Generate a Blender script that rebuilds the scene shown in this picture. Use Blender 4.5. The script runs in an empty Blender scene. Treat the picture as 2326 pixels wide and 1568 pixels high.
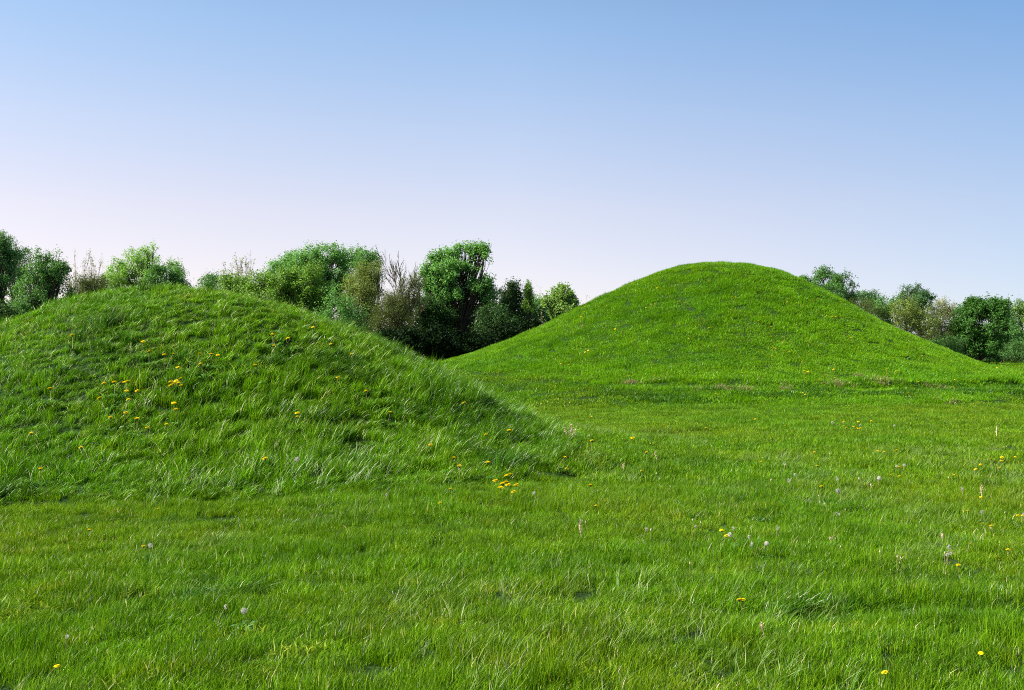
import bpy, math, random
import numpy as np
from mathutils import Vector
random.seed(7)
RNG = np.random.default_rng(7)
sc = bpy.context.scene
COL = sc.collection
R = math.radians

# ------------------------------------------------------------------ camera
EYE = 1.7
cam_d = bpy.data.cameras.new('camera')
cam = bpy.data.objects.new('camera', cam_d); COL.objects.link(cam)
cam.location = (0, 0, EYE); cam.rotation_euler = (R(90), 0, 0)
cam_d.sensor_width = 36; cam_d.lens = 40.0
cam_d.clip_start = 0.1; cam_d.clip_end = 3000
sc.camera = cam
sc.render.resolution_x, sc.render.resolution_y = 1024, 690

# ------------------------------------------------------------------ sky and sun
SUN_EL, SUN_AZ = R(42), R(-101)          # azimuth measured clockwise from the view direction (+Y)
w = bpy.data.worlds.new('World'); sc.world = w; w.use_nodes = True
nt = w.node_tree; nt.nodes.clear()
out = nt.nodes.new('ShaderNodeOutputWorld'); bg = nt.nodes.new('ShaderNodeBackground')
sky = nt.nodes.new('ShaderNodeTexSky'); sky.sky_type = 'NISHITA'; sky.sun_disc = False
sky.sun_elevation = SUN_EL; sky.sun_rotation = SUN_AZ
sky.air_density = 1.0; sky.dust_density = 0.9; sky.ozone_density = 2.5; sky.altitude = 200
bg.inputs['Strength'].default_value = 0.10
tint = nt.nodes.new('ShaderNodeMix'); tint.data_type = 'RGBA'; tint.blend_type = 'MULTIPLY'
tint.inputs[0].default_value = 1.0
tc = nt.nodes.new('ShaderNodeTexCoord'); va = nt.nodes.new('ShaderNodeVectorMath'); va.operation = 'ADD'
va.inputs[1].default_value = (0, 0, 0.07); nt.links.new(tc.outputs['Generated'], va.inputs[0])
nt.links.new(va.outputs[0], sky.inputs['Vector'])
sx = nt.nodes.new('ShaderNodeSeparateXYZ'); nt.links.new(tc.outputs['Generated'], sx.inputs[0])
def sky_ramp(src, stops):
    rp = nt.nodes.new('ShaderNodeValToRGB'); e = rp.color_ramp.elements
    for k, (p, c) in enumerate(stops):
        q = e[k] if k < 2 else e.new(p)
        q.position = p; q.color = (*[v / 2 for v in c], 1)
    nt.links.new(src, rp.inputs[0])
    vs = nt.nodes.new('ShaderNodeVectorMath'); vs.operation = 'SCALE'; vs.inputs['Scale'].default_value = 2.0
    nt.links.new(rp.outputs[0], vs.inputs[0]); return vs.outputs[0]
xa = nt.nodes.new('ShaderNodeMath'); xa.operation = 'ADD'; xa.inputs[1].default_value = .5; nt.links.new(sx.outputs['X'], xa.inputs[0])
hz = sky_ramp(sx.outputs['Z'], [(0.0, (1.53, 1.02, .86)), (.60, (.42, .52, .60)), (.118, (1.66, 1.14, .94)), (.187, (1.52, 1.19, 1.03)), (.27, (1.22, 1.18, 1.11))])  # unseen sky overhead dimmed to cut the ambient fill
az = sky_ramp(xa.outputs[0], [(.05, (1.05, 1.0, .96)), (.95, (.63, .77, .87)), (.5, (1, 1, 1)), (.72, (.84, .89, .94))])
mm = nt.nodes.new('ShaderNodeVectorMath'); mm.operation = 'MULTIPLY'; nt.links.new(hz, mm.inputs[0]); nt.links.new(az, mm.inputs[1])
nt.links.new(mm.outputs[0], tint.inputs[7])
nt.links.new(sky.outputs[0], tint.inputs[6]); nt.links.new(tint.outputs[2], bg.inputs['Color'])
nt.links.new(bg.outputs[0], out.inputs[0])
sl = bpy.data.lights.new('sun', 'SUN'); sl.energy = 5.0; sl.angle = R(0.5); sl.color = (1.0, 0.95, 0.86)
so = bpy.data.objects.new('sun', sl); COL.objects.link(so)
sd = Vector((math.sin(SUN_AZ) * math.cos(SUN_EL), math.cos(SUN_AZ) * math.cos(SUN_EL), math.sin(SUN_EL)))
so.rotation_euler = sd.to_track_quat('Z', 'Y').to_euler()
sc.view_settings.view_transform = 'Standard'; sc.view_settings.look = 'None'
sc.view_settings.exposure = 1.0; sc.view_settings.gamma = 1.0
sc.cycles.max_bounces = 8; sc.cycles.diffuse_bounces = 2; sc.cycles.transmission_bounces = 3
sc.cycles.transparent_max_bounces = 6; sc.cycles.glossy_bounces = 2
sc.cycles.use_denoising = False
sc.cycles.pixel_filter_type = 'BLACKMAN_HARRIS'; sc.cycles.filter_width = 1.05

# ------------------------------------------------------------------ terrain
def smooth_noise(x, y, scale, seed):
    """value noise in -1..1 (vectorised)"""
    x = np.asarray(x, float) / scale + 1000.0; y = np.asarray(y, float) / scale + 1000.0
    xi = np.floor(x).astype(np.int64); yi = np.floor(y).astype(np.int64)
    fx = x - xi; fy = y - yi; fx = fx * fx * (3 - 2 * fx); fy = fy * fy * (3 - 2 * fy)
    def h(a, b):
        n = (a * 374761393 + b * 668265263 + seed * 974634777) & 0xFFFFFFFF
        n = ((n ^ (n >> 13)) * 1274126177) & 0xFFFFFFFF
        return ((n ^ (n >> 16)) & 0xFFFF) / 32767.5 - 1.0
    return (h(xi, yi) * (1 - fx) + h(xi + 1, yi) * fx) * (1 - fy) + (h(xi, yi + 1) * (1 - fx) + h(xi + 1, yi + 1) * fx) * fy

TT = np.linspace(0, 1.4, 141)
KN = np.array([0, .12, .25, .38, .5, .62, .75, .88, 1.0, 1.15, 1.4])
def table(k):
    h = np.interp(TT, KN, np.append(k, [0]))
    ext = np.concatenate([h[1:13][::-1], h, np.zeros(12)])
    g = np.exp(-0.5 * (np.arange(-12, 13) / 5.) ** 2); g /= g.sum()
    return np.convolve(ext, g, 'valid')
def under_grass(k, d):     # the traced outline is the top of the grass, the soil lies below it
    k = np.array(k); return k - d * np.minimum(1, k / .6)
HILLS = [([-5.45, 18.0, 7.57, 6.2, 0.05], table(under_grass([2.695, 2.634, 2.345, 1.877, 1.46, 0.891, 0.476, 0.234, 0.102, 0.0], .07))),
         ([8.80, 47.0, 14.09, 15.0, -0.085], table(under_grass([5.10, 5.03, 4.33, 3.335, 2.474, 1.708, 1.034, 0.65, 0.355, 0.0], .09)))]
def hill_r(x, y, i):
    cx, cy, rx, ry, sk = HILLS[i][0]
    dx = (x - cx) / (rx * np.where(x > cx, 1 + sk, 1 - sk)); dy = (y - cy) / ry
    return np.sqrt(dx * dx + dy * dy)
def hill_h(x, y, i):
    r = hill_r(x, y, i)
    h = np.interp(r, TT, HILLS[i][1])
    if i == 1:   # low cut ledges round the foot of the big mound, uneven along their length
        n = (0.5 + 0.5 * smooth_noise(x, y, 3.0, 5)) * np.clip((x - 2.5) / 3, 0, 1)
        rr = r + 0.012 * smooth_noise(x, y, 1.6, 8)
        h = h - 0.24 * n * np.exp(-((rr - 0.93) / 0.022) ** 2) + 0.15 * n * np.exp(-((rr - 0.885) / 0.02) ** 2)
        h = h - 0.10 * n * np.exp(-((rr - 1.09) / 0.028) ** 2)
        h = h + 0.05 * smooth_noise(x, y, 2.4, 11) * np.clip(1.3 - r, 0, 1)
    else:
        h = h + 0.05 * smooth_noise(x, y, 0.9, 12) * np.clip(1.25 - r, 0, 1) + 0.03 * smooth_noise(x, y, 0.35, 13) * np.clip(1.2 - r, 0, .4)
        h = h - 0.07 * np.exp(-((r - 1.0) / 0.03) ** 2)
        h = h + 0.16 * np.exp(-(((x + 0.75) / 0.55) ** 2 + ((y - 16.6) / 0.5) ** 2))
    return h
def ground_h(x, y):
    z = 0.045 * smooth_noise(x, y, 6.0, 1) + 0.03 * smooth_noise(x, y, 2.0, 2) + 0.016 * smooth_noise(x, y, 0.7, 3)
    z = z - 0.13 * np.exp(-(((x - 3.1) / 1.5) ** 2 + ((y - 7.35 - 0.12 * np.sin(x * 3)) / 0.22) ** 2))
    z = z - 0.08 * np.exp(-(((x - 2.6) / 1.3) ** 2 + ((y - 8.5 - 0.1 * np.sin(x * 2)) / 0.25) ** 2))
    z = z - 0.03 * np.exp(-(((x + 2.6) / 1.9) ** 2 + ((y - 10.9 - 0.15 * np.sin(x * 2)) / 0.2) ** 2))
    return z * np.clip((140 - y) / 60.0, 0, 1)
def surf(x, y):
    return ground_h(x, y) + np.maximum(hill_h(x, y, 0), 0) + np.maximum(hill_h(x, y, 1), 0)
def normal(x, y, e=0.12):
    gx = (surf(x + e, y) - surf(x - e, y)) / (2 * e); gy = (surf(x, y + e) - surf(x, y - e)) / (2 * e)
    n = np.stack([-gx, -gy, np.ones_like(gx)], -1)
    return n / np.linalg.norm(n, axis=-1, keepdims=True)
UNIT = 3072 / 2326 / 3414.0       # one step of my tracing grid, as a slope
def on_terrain(u, v, lift=0.0):
    """where the sight line of a traced point meets the land"""
    t = np.concatenate([np.arange(4, 30, .01), np.arange(30, 130, .03)])
    x = (u - 1163) * UNIT * t; z = EYE - (v - 784) * UNIT * t
    s = surf(x, t) + lift
    k = np.nonzero(z <= s)[0]
    return (float(x[k[0]]), float(t[k[0]])) if len(k) else None

# ------------------------------------------------------------------ materials
def mat(name):
    m = bpy.data.materials.new(name); m.use_nodes = True; m.node_tree.nodes.clear()
    return m, m.node_tree
def N(t, kind, **kw):
    n = t.nodes.new(kind)
    for k, v in kw.items(): setattr(n, k, v)
    return n
def mixc(t, a, b, fac, mode='MIX'):
    m = N(t, 'ShaderNodeMix', data_type='RGBA', blend_type=mode)
    for s, v in ((0, fac), (6, a), (7, b)):
        if isinstance(v, (tuple, float, int)):
            m.inputs[s].default_value = v if s == 0 else (*v, 1)
        else: t.links.new(v, m.inputs[s])
    return m.outputs[2]
def noise_fac(t, scale, lo, hi, detail=3.0, stretch=None):
    g = N(t, 'ShaderNodeNewGeometry'); n = N(t, 'ShaderNodeTexNoise'); n.inputs['Scale'].default_value = scale
    n.inputs['Detail'].default_value = detail
    src = g.outputs['Position']
    if stretch:
        mp = N(t, 'ShaderNodeMapping'); mp.inputs['Scale'].default_value = stretch
        t.links.new(src, mp.inputs[0]); src = mp.outputs[0]
    t.links.new(src, n.inputs['Vector'])
    r = N(t, 'ShaderNodeMapRange'); r.inputs[1].default_value = lo; r.inputs[2].default_value = hi
    t.links.new(n.outputs['Fac'], r.inputs[0]); return r.outputs[0]
def leafy(name, colours, trans, rough=0.32, spec=0.15, tmix=0.28, patch=None, attr='tint', tgain=1.6):
    """leaf or blade: colour picked per blade by the tint attribute, two-sided, letting light through"""
    m, t = mat(name)
    a = N(t, 'ShaderNodeAttribute', attribute_name=attr)
    ramp = N(t, 'ShaderNodeValToRGB'); e = ramp.color_ramp.elements
    ps = [c[0] for c in colours]
    e[0].position = ps[0]; e[0].color = (*colours[0][1], 1); e[1].position = ps[-1]; e[1].color = (*colours[-1][1], 1)
    for p, c in colours[1:-1]:
        q = e.new(p); q.color = (*c, 1)
    t.links.new(a.outputs['Fac'], ramp.inputs[0]); c = ramp.outputs[0]
    oi = N(t, 'ShaderNodeObjectInfo')
    r = N(t, 'ShaderNodeMapRange'); r.inputs[3].default_value = 0.8; r.inputs[4].default_value = 1.2
    t.links.new(oi.outputs['Random'], r.inputs[0])
    vm = N(t, 'ShaderNodeVectorMath', operation='SCALE'); t.links.new(c, vm.inputs[0]); t.links.new(r.outputs[0], vm.inputs['Scale']); c = vm.outputs[0]
    for (sc_, lo, hi, mul, amt) in (patch or []):
        c = mixc(t, c, mixc(t, c, mul, 1.0, 'MULTIPLY'), noise_fac(t, sc_, lo, hi))
    p = N(t, 'ShaderNodeBsdfPrincipled'); p.inputs['Roughness'].default_value = rough
    p.inputs['Specular IOR Level'].default_value = spec
    t.links.new(c, p.inputs['Base Color'])
    tr = N(t, 'ShaderNodeBsdfTranslucent')
    tc = mixc(t, c, tuple(k * tgain for k in trans), 1.0, 'MULTIPLY'); t.links.new(tc, tr.inputs['Color'])
    mx = N(t, 'ShaderNodeMixShader'); mx.inputs[0].default_value = tmix
    t.links.new(p.outputs[0], mx.inputs[1]); t.links.new(tr.outputs[0], mx.inputs[2])
    o = N(t, 'ShaderNodeOutputMaterial'); t.links.new(mx.outputs[0], o.inputs[0])
    return m
def plain(name, c, rough=0.8, spec=0.3, c2=None, scale=8.0):
    m, t = mat(name); p = N(t, 'ShaderNodeBsdfPrincipled'); p.inputs['Roughness'].default_value = rough
    p.inputs['Specular IOR Level'].default_value = spec
    t.links.new(mixc(t, c, c2 or tuple(k * 0.6 for k in c), noise_fac(t, scale, .35, .65)), p.inputs['Base Color'])
    o = N(t, 'ShaderNodeOutputMaterial'); t.links.new(p.outputs[0], o.inputs[0]); return m

GREENS = [(0.0, (.018, .062, .002)), (.3, (.068, .186, .002)), (.6, (.126, .286, .004)), (.87, (.22, .41, .012)), (.94, (.38, .48, .08)), (1.0, (.84, .80, .48))]
HGREEN = [(0.0, (.022, .074, .002)), (.3, (.078, .215, .003)), (.6, (.148, .325, .005)), (.88, (.24, .43, .012)), (.95, (.45, .60, .14)), (1.0, (.92, .92, .66))]
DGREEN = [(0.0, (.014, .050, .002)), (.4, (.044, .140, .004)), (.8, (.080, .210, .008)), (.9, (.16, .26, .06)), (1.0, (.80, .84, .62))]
m_meadow = leafy('meadow blades', GREENS, (1.0, 1.0, .5), patch=[(0.25, .42, .62, (1.25, 1.0, 1.1), 1), (0.9, .50, .68, (.75, .80, .9), 1), (2.7, .56, .70, (1.35, 1.08, 1.0), 1)])
m_hill = leafy('hill blades', HGREEN, (1.0, 1.0, .4), patch=[(0.3, .45, .62, (.80, .90, 1.0), 1), (1.1, .52, .68, (.72, .80, .9), 1), (3.0, .58, .7, (1.3, 1.05, 1.0), 1)])
m_painted_glint = leafy('glint coloured blades', [(0, (.16, .30, .05)), (.5, (.42, .50, .24)), (1, (.78, .80, .62))], (1, 1, .8), rough=.3)  # whitish colour stands in for light glinting on the blades
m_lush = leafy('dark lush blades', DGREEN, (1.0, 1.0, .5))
m_straw = leafy('dry blades', [(0, (.14, .12, .04)), (.5, (.28, .24, .10)), (1, (.48, .42, .22))], (1, 1, .8), rough=.5)
m_pale = leafy('pale seeding blades', [(0, (.12, .25, .04)), (.5, (.28, .36, .12)), (1, (.52, .5, .28))], (1, 1, .7), rough=.35)

def soil(name, a, b, c):
    m, t = mat(name); p = N(t, 'ShaderNodeBsdfPrincipled'); p.inputs['Roughness'].default_value = .9
    p.inputs['Specular IOR Level'].default_value = .15
    col = mixc(t, a, b, noise_fac(t, 30.0, .35, .65, 6.0)); col = mixc(t, col, c, noise_fac(t, 0.35, .45, .65, 4.0))
    t.links.new(col, p.inputs['Base Color'])
    n = N(t, 'ShaderNodeTexNoise'); n.inputs['Scale'].default_value = 25; n.inputs['Detail'].default_value = 8
    b_ = N(t, 'ShaderNodeBump'); b_.inputs['Strength'].default_value = 1; b_.inputs['Distance'].default_value = .05
    g = N(t, 'ShaderNodeNewGeometry'); t.links.new(g.outputs['Position'], n.inputs['Vector'])
    t.links.new(n.outputs['Fac'], b_.inputs['Height']); t.links.new(b_.outputs[0], p.inputs['Normal'])
    o = N(t, 'ShaderNodeOutputMaterial'); t.links.new(p.outputs[0], o.inputs[0]); return m
m_ground = soil('turf', (.012, .035, .004), (.03, .07, .008), (.03, .06, .01))
m_hillsoil = soil('hill turf', (.010, .035, .003), (.025, .07, .006), (.02, .05, .006))

# ------------------------------------------------------------------ mesh helpers
def mesh_np(name, verts, quads=None, tris=None, tint=None, smooth=False, qtint=None):
    """tint: one value per vertex"""
    me = bpy.data.meshes.new(name)
    verts = np.asarray(verts, np.float32).reshape(-1, 3)
    q = np.zeros((0, 4), np.int32) if quads is None else np.asarray(quads, np.int32).reshape(-1, 4)
    t = np.zeros((0, 3), np.int32) if tris is None else np.asarray(tris, np.int32).reshape(-1, 3)
    me.vertices.add(len(verts)); me.vertices.foreach_set('co', verts.ravel())
    nl = q.size + t.size; me.loops.add(nl); me.loops.foreach_set('vertex_index', np.concatenate([q.ravel(), t.ravel()]))
    me.polygons.add(len(q) + len(t))
    st = np.concatenate([np.arange(len(q)) * 4, q.size + np.arange(len(t)) * 3]).astype(np.int32)
    me.polygons.foreach_set('loop_start', st)
    me.polygons.foreach_set('use_smooth', np.full(len(st), smooth))
    if tint is not None:
        a = me.attributes.new('tint', 'FLOAT', 'POINT'); a.data.foreach_set('value', np.asarray(tint, np.float32))
    me.update(calc_edges=True); me.validate()
    return me
def link(name, me, m, parent=None, loc=None):
    o = bpy.data.objects.new(name, me); COL.objects.link(o)
    if m is not None: me.materials.append(m)
    if parent: o.parent = parent
    if loc is not None: o.location = loc
    return o
def tag(o, label=None, cat=None, group=None, kind=None):
    if label: o['label'] = label
    if cat: o['category'] = cat
    if group: o['group'] = group
    if kind: o['kind'] = kind
    return o
def empty(name, loc, rz=0.0):
    o = bpy.data.objects.new(name, None); COL.objects.link(o); o.location = loc; o.rotation_euler = (0, 0, rz)
    o.empty_display_size = .2; return o

# ground: one sheet, fine in front, reaching the horizon
ax = np.concatenate([-np.geomspace(1500, 26, 28), np.arange(-25, -8, .25), np.arange(-8, 8, .11), np.arange(8, 25.1, .25), np.geomspace(26, 1500, 28)])
ay = np.concatenate([-np.geomspace(400, 3, 14), np.arange(-2, 3, 1.0), np.arange(3, 16, .10), np.arange(16, 30, .16), np.arange(30, 75, .5), np.geomspace(76, 2500, 40)])
X, Y = np.meshgrid(ax, ay); Z = ground_h(X, Y)
nx, ny = len(ax), len(ay); I = np.arange(nx * ny).reshape(ny, nx)
q = np.stack([I[:-1, :-1], I[:-1, 1:], I[1:, 1:], I[1:, :-1]], -1).reshape(-1, 4)
tag(link('ground', mesh_np('ground', np.stack([X, Y, Z], -1), q, smooth=True), m_ground), 'flat mown green meadow around the two grassy mounds', 'ground', kind='structure')
for i, lab in ((0, 'smaller near grassy mound with long uneven grass'), (1, 'larger far grassy mound with smooth rounded top')):
    cx, cy, rx, ry, sk = HILLS[i][0]
    nr, na = (300, 420)
    rr = np.linspace(0, 1.4, nr)[:, None]; aa = np.linspace(0, 2 * np.pi, na, endpoint=False)[None]
    dx = np.cos(aa) * rr; dy = np.sin(aa) * rr
    hx = cx + dx * rx * np.where(dx > 0, 1 + sk, 1 - sk); hy = cy + dy * ry
    hh = hill_h(hx, hy, i); hz = ground_h(hx, hy) + np.where(rr > 1.3, -0.05 - (rr - 1.3), np.maximum(hh, 0) + .006)
    I = np.arange(nr * na).reshape(nr, na); J = np.roll(I, -1, 1)
    q = np.stack([I[:-1], I[1:], J[1:], J[:-1]], -1).reshape(-1, 4)
    tag(link('hill', mesh_np('hill', np.stack([hx, hy, hz], -1), q, smooth=True), m_hillsoil), lab, 'mound', 'grassy mounds', 'structure')

# ------------------------------------------------------------------ grass
def tuft(name, n, rad, hgt, wid, lean, m, seed, hv=.35, tlo=0.0, thi=.88, straw=.03, segs=2, droop=.5, spread=.5):
    r = np.random.default_rng(seed)
    a = r.uniform(0, 2 * np.pi, n); d = rad * np.sqrt(r.uniform(0, 1, n)) * (1 + .25 * np.sin(3 * a + seed))
    bx, by = d * np.cos(a), d * np.sin(a)
    h = hgt * np.clip(r.normal(1, hv, n), .3, 2.1); wd = wid * r.uniform(.6, 1.3, n)
    la = r.normal(0, 1.0, n); lm = h * np.abs(r.normal(spread, .28, n))
    lx = lm * np.cos(la * 1.6) + lean[0] * h; ly = lm * np.sin(la * 1.6) + lean[1] * h
    fa = r.uniform(0, np.pi, n); ux, uy = np.cos(fa), np.sin(fa)
    V = []; T = []
    ks = np.linspace(0, 1, segs + 1)
    for k in ks:
        cx = bx + lx * k ** 1.7; cy = by + ly * k ** 1.7; cz = h * (k - droop * .35 * k ** 3) - .012 * (k == 0)
        if k < 1:
            hw = wd * .5 * (1 - .45 * k)
            V += [np.stack([cx - ux * hw, cy - uy * hw, cz], -1), np.stack([cx + ux * hw, cy + uy * hw, cz], -1)]
        else: V += [np.stack([cx, cy, cz], -1)]
    V = np.stack(V, 1); nv = V.shape[1]
    base = (np.arange(n) * nv)[:, None]
    Q = []
    for s in range(segs - 1): Q.append(base + np.array([2 * s, 2 * s + 1, 2 * s + 3, 2 * s + 2]))
    Q = np.concatenate(Q) if Q else None
    Tt = base + np.array([2 * (segs - 1), 2 * (segs - 1) + 1, nv - 1])
    tv = r.uniform(tlo, thi, n); tv[r.uniform(0, 1, n) < straw] = r.uniform(.9, 1.0)
    me = mesh_np(name, V.reshape(-1, 3), Q, Tt, np.repeat(tv, nv))
    me.materials.append(m)
    return me
def stash(cname, meshes):
    c = bpy.data.collections.new(cname)          # holds the source tufts, not linked to the scene
    for k, me in enumerate(meshes):
        c.objects.link(bpy.data.objects.new('tuft_%02d' % k, me))
    return c
def scatter_object(name, label, pts, nrm, twist, scl, idx, coll, cat='grass'):
    me = bpy.data.meshes.new(name); n = len(pts)
    me.vertices.add(n); me.vertices.foreach_set('co', pts.astype(np.float32).ravel())
    # rotation matrix: z -> normal, x kept near world x turned by twist
    z = nrm; x0 = np.stack([np.cos(twist), np.sin(twist), np.zeros(n)], -1)
    x = x0 - z * (x0 * z).sum(-1, keepdims=True); x /= np.linalg.norm(x, axis=-1, keepdims=True); y = np.cross(z, x)
    ry = -np.arcsin(np.clip(x[:, 2], -1, 1)); rx = np.arctan2(y[:, 2], z[:, 2]); rz = np.arctan2(x[:, 1], x[:, 0])
    rot = np.stack([rx, ry, rz], -1)
    for nm, ty, arr, key in (('rot', 'FLOAT_VECTOR', rot, 'vector'), ('scl', 'FLOAT_VECTOR', scl, 'vector'), ('pick', 'INT', idx, 'value')):
        at = me.attributes.new(nm, ty, 'POINT')
        at.data.foreach_set(key, (arr.astype(np.int32) if ty == 'INT' else arr.astype(np.float32)).ravel())
    o = link(name, me, None); tag(o, label, cat, kind='stuff')
    g = bpy.data.node_groups.new(name, 'GeometryNodeTree')
    g.interface.new_socket('Geometry', in_out='INPUT', socket_type='NodeSocketGeometry')
    g.interface.new_socket('Geometry', in_out='OUTPUT', socket_type='NodeSocketGeometry')
    gi, go = g.nodes.new('NodeGroupInput'), g.nodes.new('NodeGroupOutput')
    ip = g.nodes.new('GeometryNodeInstanceOnPoints'); ci = g.nodes.new('GeometryNodeCollectionInfo')
    ci.inputs['Collection'].default_value = coll; ci.inputs['Separate Children'].default_value = True; ci.inputs['Reset Children'].default_value = True
    ip.inputs['Pick Instance'].default_value = True
    L = g.links
    L.new(gi.outputs[0], ip.inputs['Points']); L.new(ci.outputs[0], ip.inputs['Instance'])
    for nm, ty, s in (('rot', 'FLOAT_VECTOR', 'Rotation'), ('scl', 'FLOAT_VECTOR', 'Scale'), ('pick', 'INT', 'Instance Index')):
        na_ = g.nodes.new('GeometryNodeInputNamedAttribute'); na_.data_type = ty; na_.inputs['Name'].default_value = nm
        L.new([s_ for s_ in na_.outputs if s_.enabled][0], ip.inputs[s])
    L.new(ip.outputs[0], go.inputs[0])
    md = o.modifiers.new('scatter', 'NODES'); md.node_group = g
    return o
def jitter_grid(x0, x1, y0, y1, step, keep):
    xs, ys = np.meshgrid(np.arange(x0, x1, step), np.arange(y0, y1, step))
    xs = xs.ravel() + RNG.uniform(-.6, .6, xs.size) * step; ys = ys.ravel() + RNG.uniform(-.6, .6, ys.size) * step
    k = keep(xs, ys); return xs[k], ys[k]
def in_view(x, y, m=1.9): return np.abs(x) < .45 * y * 1.12 + m
def place(name, label, x, y, coll, nproto, zs, xy=1.0, upright=.5, tw=.6, lift=0.0, first=0, seed=0, cat='grass'):
    r = np.random.default_rng(seed + 100)
    n = normal(x, y); up = np.array([0, 0, 1.0]); n = n * (1 - upright) + up * upright; n /= np.linalg.norm(n, axis=-1, keepdims=True)
    z = surf(x, y) + lift
    s = np.stack([np.full(len(x), xy) * r.uniform(.85, 1.15, len(x))] * 2 + [zs * r.uniform(.8, 1.2, len(x))], -1)
    return scatter_object(name, label, np.stack([x, y, z], -1), n, r.normal(0, tw, len(x)), s, first + r.integers(0, nproto, len(x)), coll, cat)

foot0 = lambda x, y: .985 - .17 * np.clip((y - 13.6) / 3, 0, 1) + .02 * smooth_noise(x, y, .8, 77)
hill0 = lambda x, y: hill_r(x, y, 0) < foot0(x, y) - .03
foot1 = lambda x, y: np.interp(x, [-6, -2.7, 1.2, 3.2, 6.5, 10.2, 13.3, 16, 20], [.76, .79, .84, .97, 1.09, 1.10, 1.05, .97, .88]) + .015 * smooth_noise(x, y, 1.3, 78)
hill1 = lambda x, y: hill_r(x, y, 1) < foot1(x, y) - .02
# meadow, three rings of detail
A = stash('meadow near tufts', [tuft('t', 560, .15, .047, .0034, (.07, .0), m_meadow, k, straw=.026, spread=.45, hv=.5, droop=.3) for k in range(8)])
x, y = jitter_grid(-11, 11, 4.4, 14, .19, lambda x, y: in_view(x, y) & ~hill0(x, y))
zs = 1 + .45 * smooth_noise(x, y, .33, 21) + .35 * smooth_noise(x, y, 1.5, 22) + RNG.normal(0, .22, len(x))
place('meadow_grass', 'short mown grass of the meadow closest to the viewer', x, y, A, 8, np.clip(zs, .6, 2.2), upright=.3, lift=.006)
B = stash('meadow middle tufts', [tuft('t', 380, .22, .050, .0068, (.07, .0), m_meadow, 20 + k, straw=.02, hv=.45, droop=.3) for k in range(6)])
x, y = jitter_grid(-20, 20, 14, 31, .27, lambda x, y: in_view(x, y) & ~hill0(x, y) & ~hill1(x, y))
zs = 1 + .35 * smooth_noise(x, y, .6, 21) + .30 * smooth_noise(x, y, 2.5, 22) + RNG.normal(0, .22, len(x))
place('meadow_grass', 'short grass of the meadow between the two mounds', x, y, B, 6, np.clip(zs, .6, 2), upright=.3, lift=.006)
C = stash('meadow far tufts', [tuft('t', 420, .55, .06, .016, (.1, .0), m_meadow, 40 + k, tlo=.1, thi=.72, straw=.008) for k in range(5)])
x, y = jitter_grid(-32, 34, 31, 62, .6, lambda x, y: in_view(x, y) & ~hill1(x, y))
place('meadow_grass', 'short grass of the meadow around the far mound', x, y, C, 5, np.clip(1 + .4 * smooth_noise(x, y, 2, 21), .5, 2), upright=.3)
x, y = jitter_grid(-62, 62, 62, 125, 1.1, lambda x, y: in_view(x, y) & ~hill1(x, y))
place('meadow_grass', 'grass of the field running back to the trees', x, y, C, 5, np.clip(1.4 + .4 * smooth_noise(x, y, 4, 21), .5, 2), xy=2.1, upright=.3)
# near mound: longer grass combed towards the right
D = stash('near mound tufts', [tuft('t', 115, .08, .108, .0055, (.14, .0), m_hill, 60 + k, straw=.032, spread=.36, segs=3, hv=.48, droop=.35) for k in range(8)])
x, y = jitter_grid(-14, 3.5, 11, 25, .114, lambda x, y: in_view(x, y) & (hill_r(x, y, 0) < foot0(x, y)) & (y < 21.5))
zs = .85 + .50 * smooth_noise(x, y, .33, 31) + .30 * smooth_noise(x, y, 1.4, 32) + .22 * np.clip(x + 4, -3, 4) / 4 + RNG.normal(0, .25, len(x))
zs = zs + .35 * np.exp(-(((x + .7) / .9) ** 2 + ((y - 16.3) / .8) ** 2))
zs = zs * np.where(hill_r(x, y, 0) < .5, .62, 1.0) * np.clip((foot0(x, y) - hill_r(x, y, 0)) / .1, .6, 1)
place('hill_grass', 'long tousled grass covering the near mound', x, y, D, 8, np.clip(zs, .35, 2.2), upright=.6, tw=.45)
# far mound
K_ = stash('glint coloured tufts', [tuft('t', 11, .14, .115, .0055, (.32, .02), m_painted_glint, 160 + k, spread=.35, segs=3, straw=0, droop=.2) for k in range(5)])
E_ = stash('far mound tufts', [tuft('t', 340, .30, .066, .012, (.10, .0), m_hill, 80 + k, tlo=.24, thi=.80, straw=.004, spread=.35) for k in range(6)])
x, y = jitter_grid(-12, 26, 29, 64, .33, lambda x, y: in_view(x, y) & (hill_r(x, y, 1) < foot1(x, y)) & (y < 53))
zs = 1 + .25 * smooth_noise(x * .3, surf(x, y) * 3.5, 1., 43) + .30 * smooth_noise(x, y, .9, 41) + .3 * smooth_noise(x, y * .6, 3.5, 42) + RNG.normal(0, .25, len(x))
rr_ = hill_r(x, y, 1) + .012 * smooth_noise(x, y, 1.6, 8)
zs = zs + .9 * np.exp(-((rr_ - .885) / .02) ** 2) * (.5 + .5 * smooth_noise(x, y, 3., 5))
place('hill_grass', 'even green grass covering the far mound', x, y, E_, 6, np.clip(zs, .4, 2.2), upright=.1, tw=.8)
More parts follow.
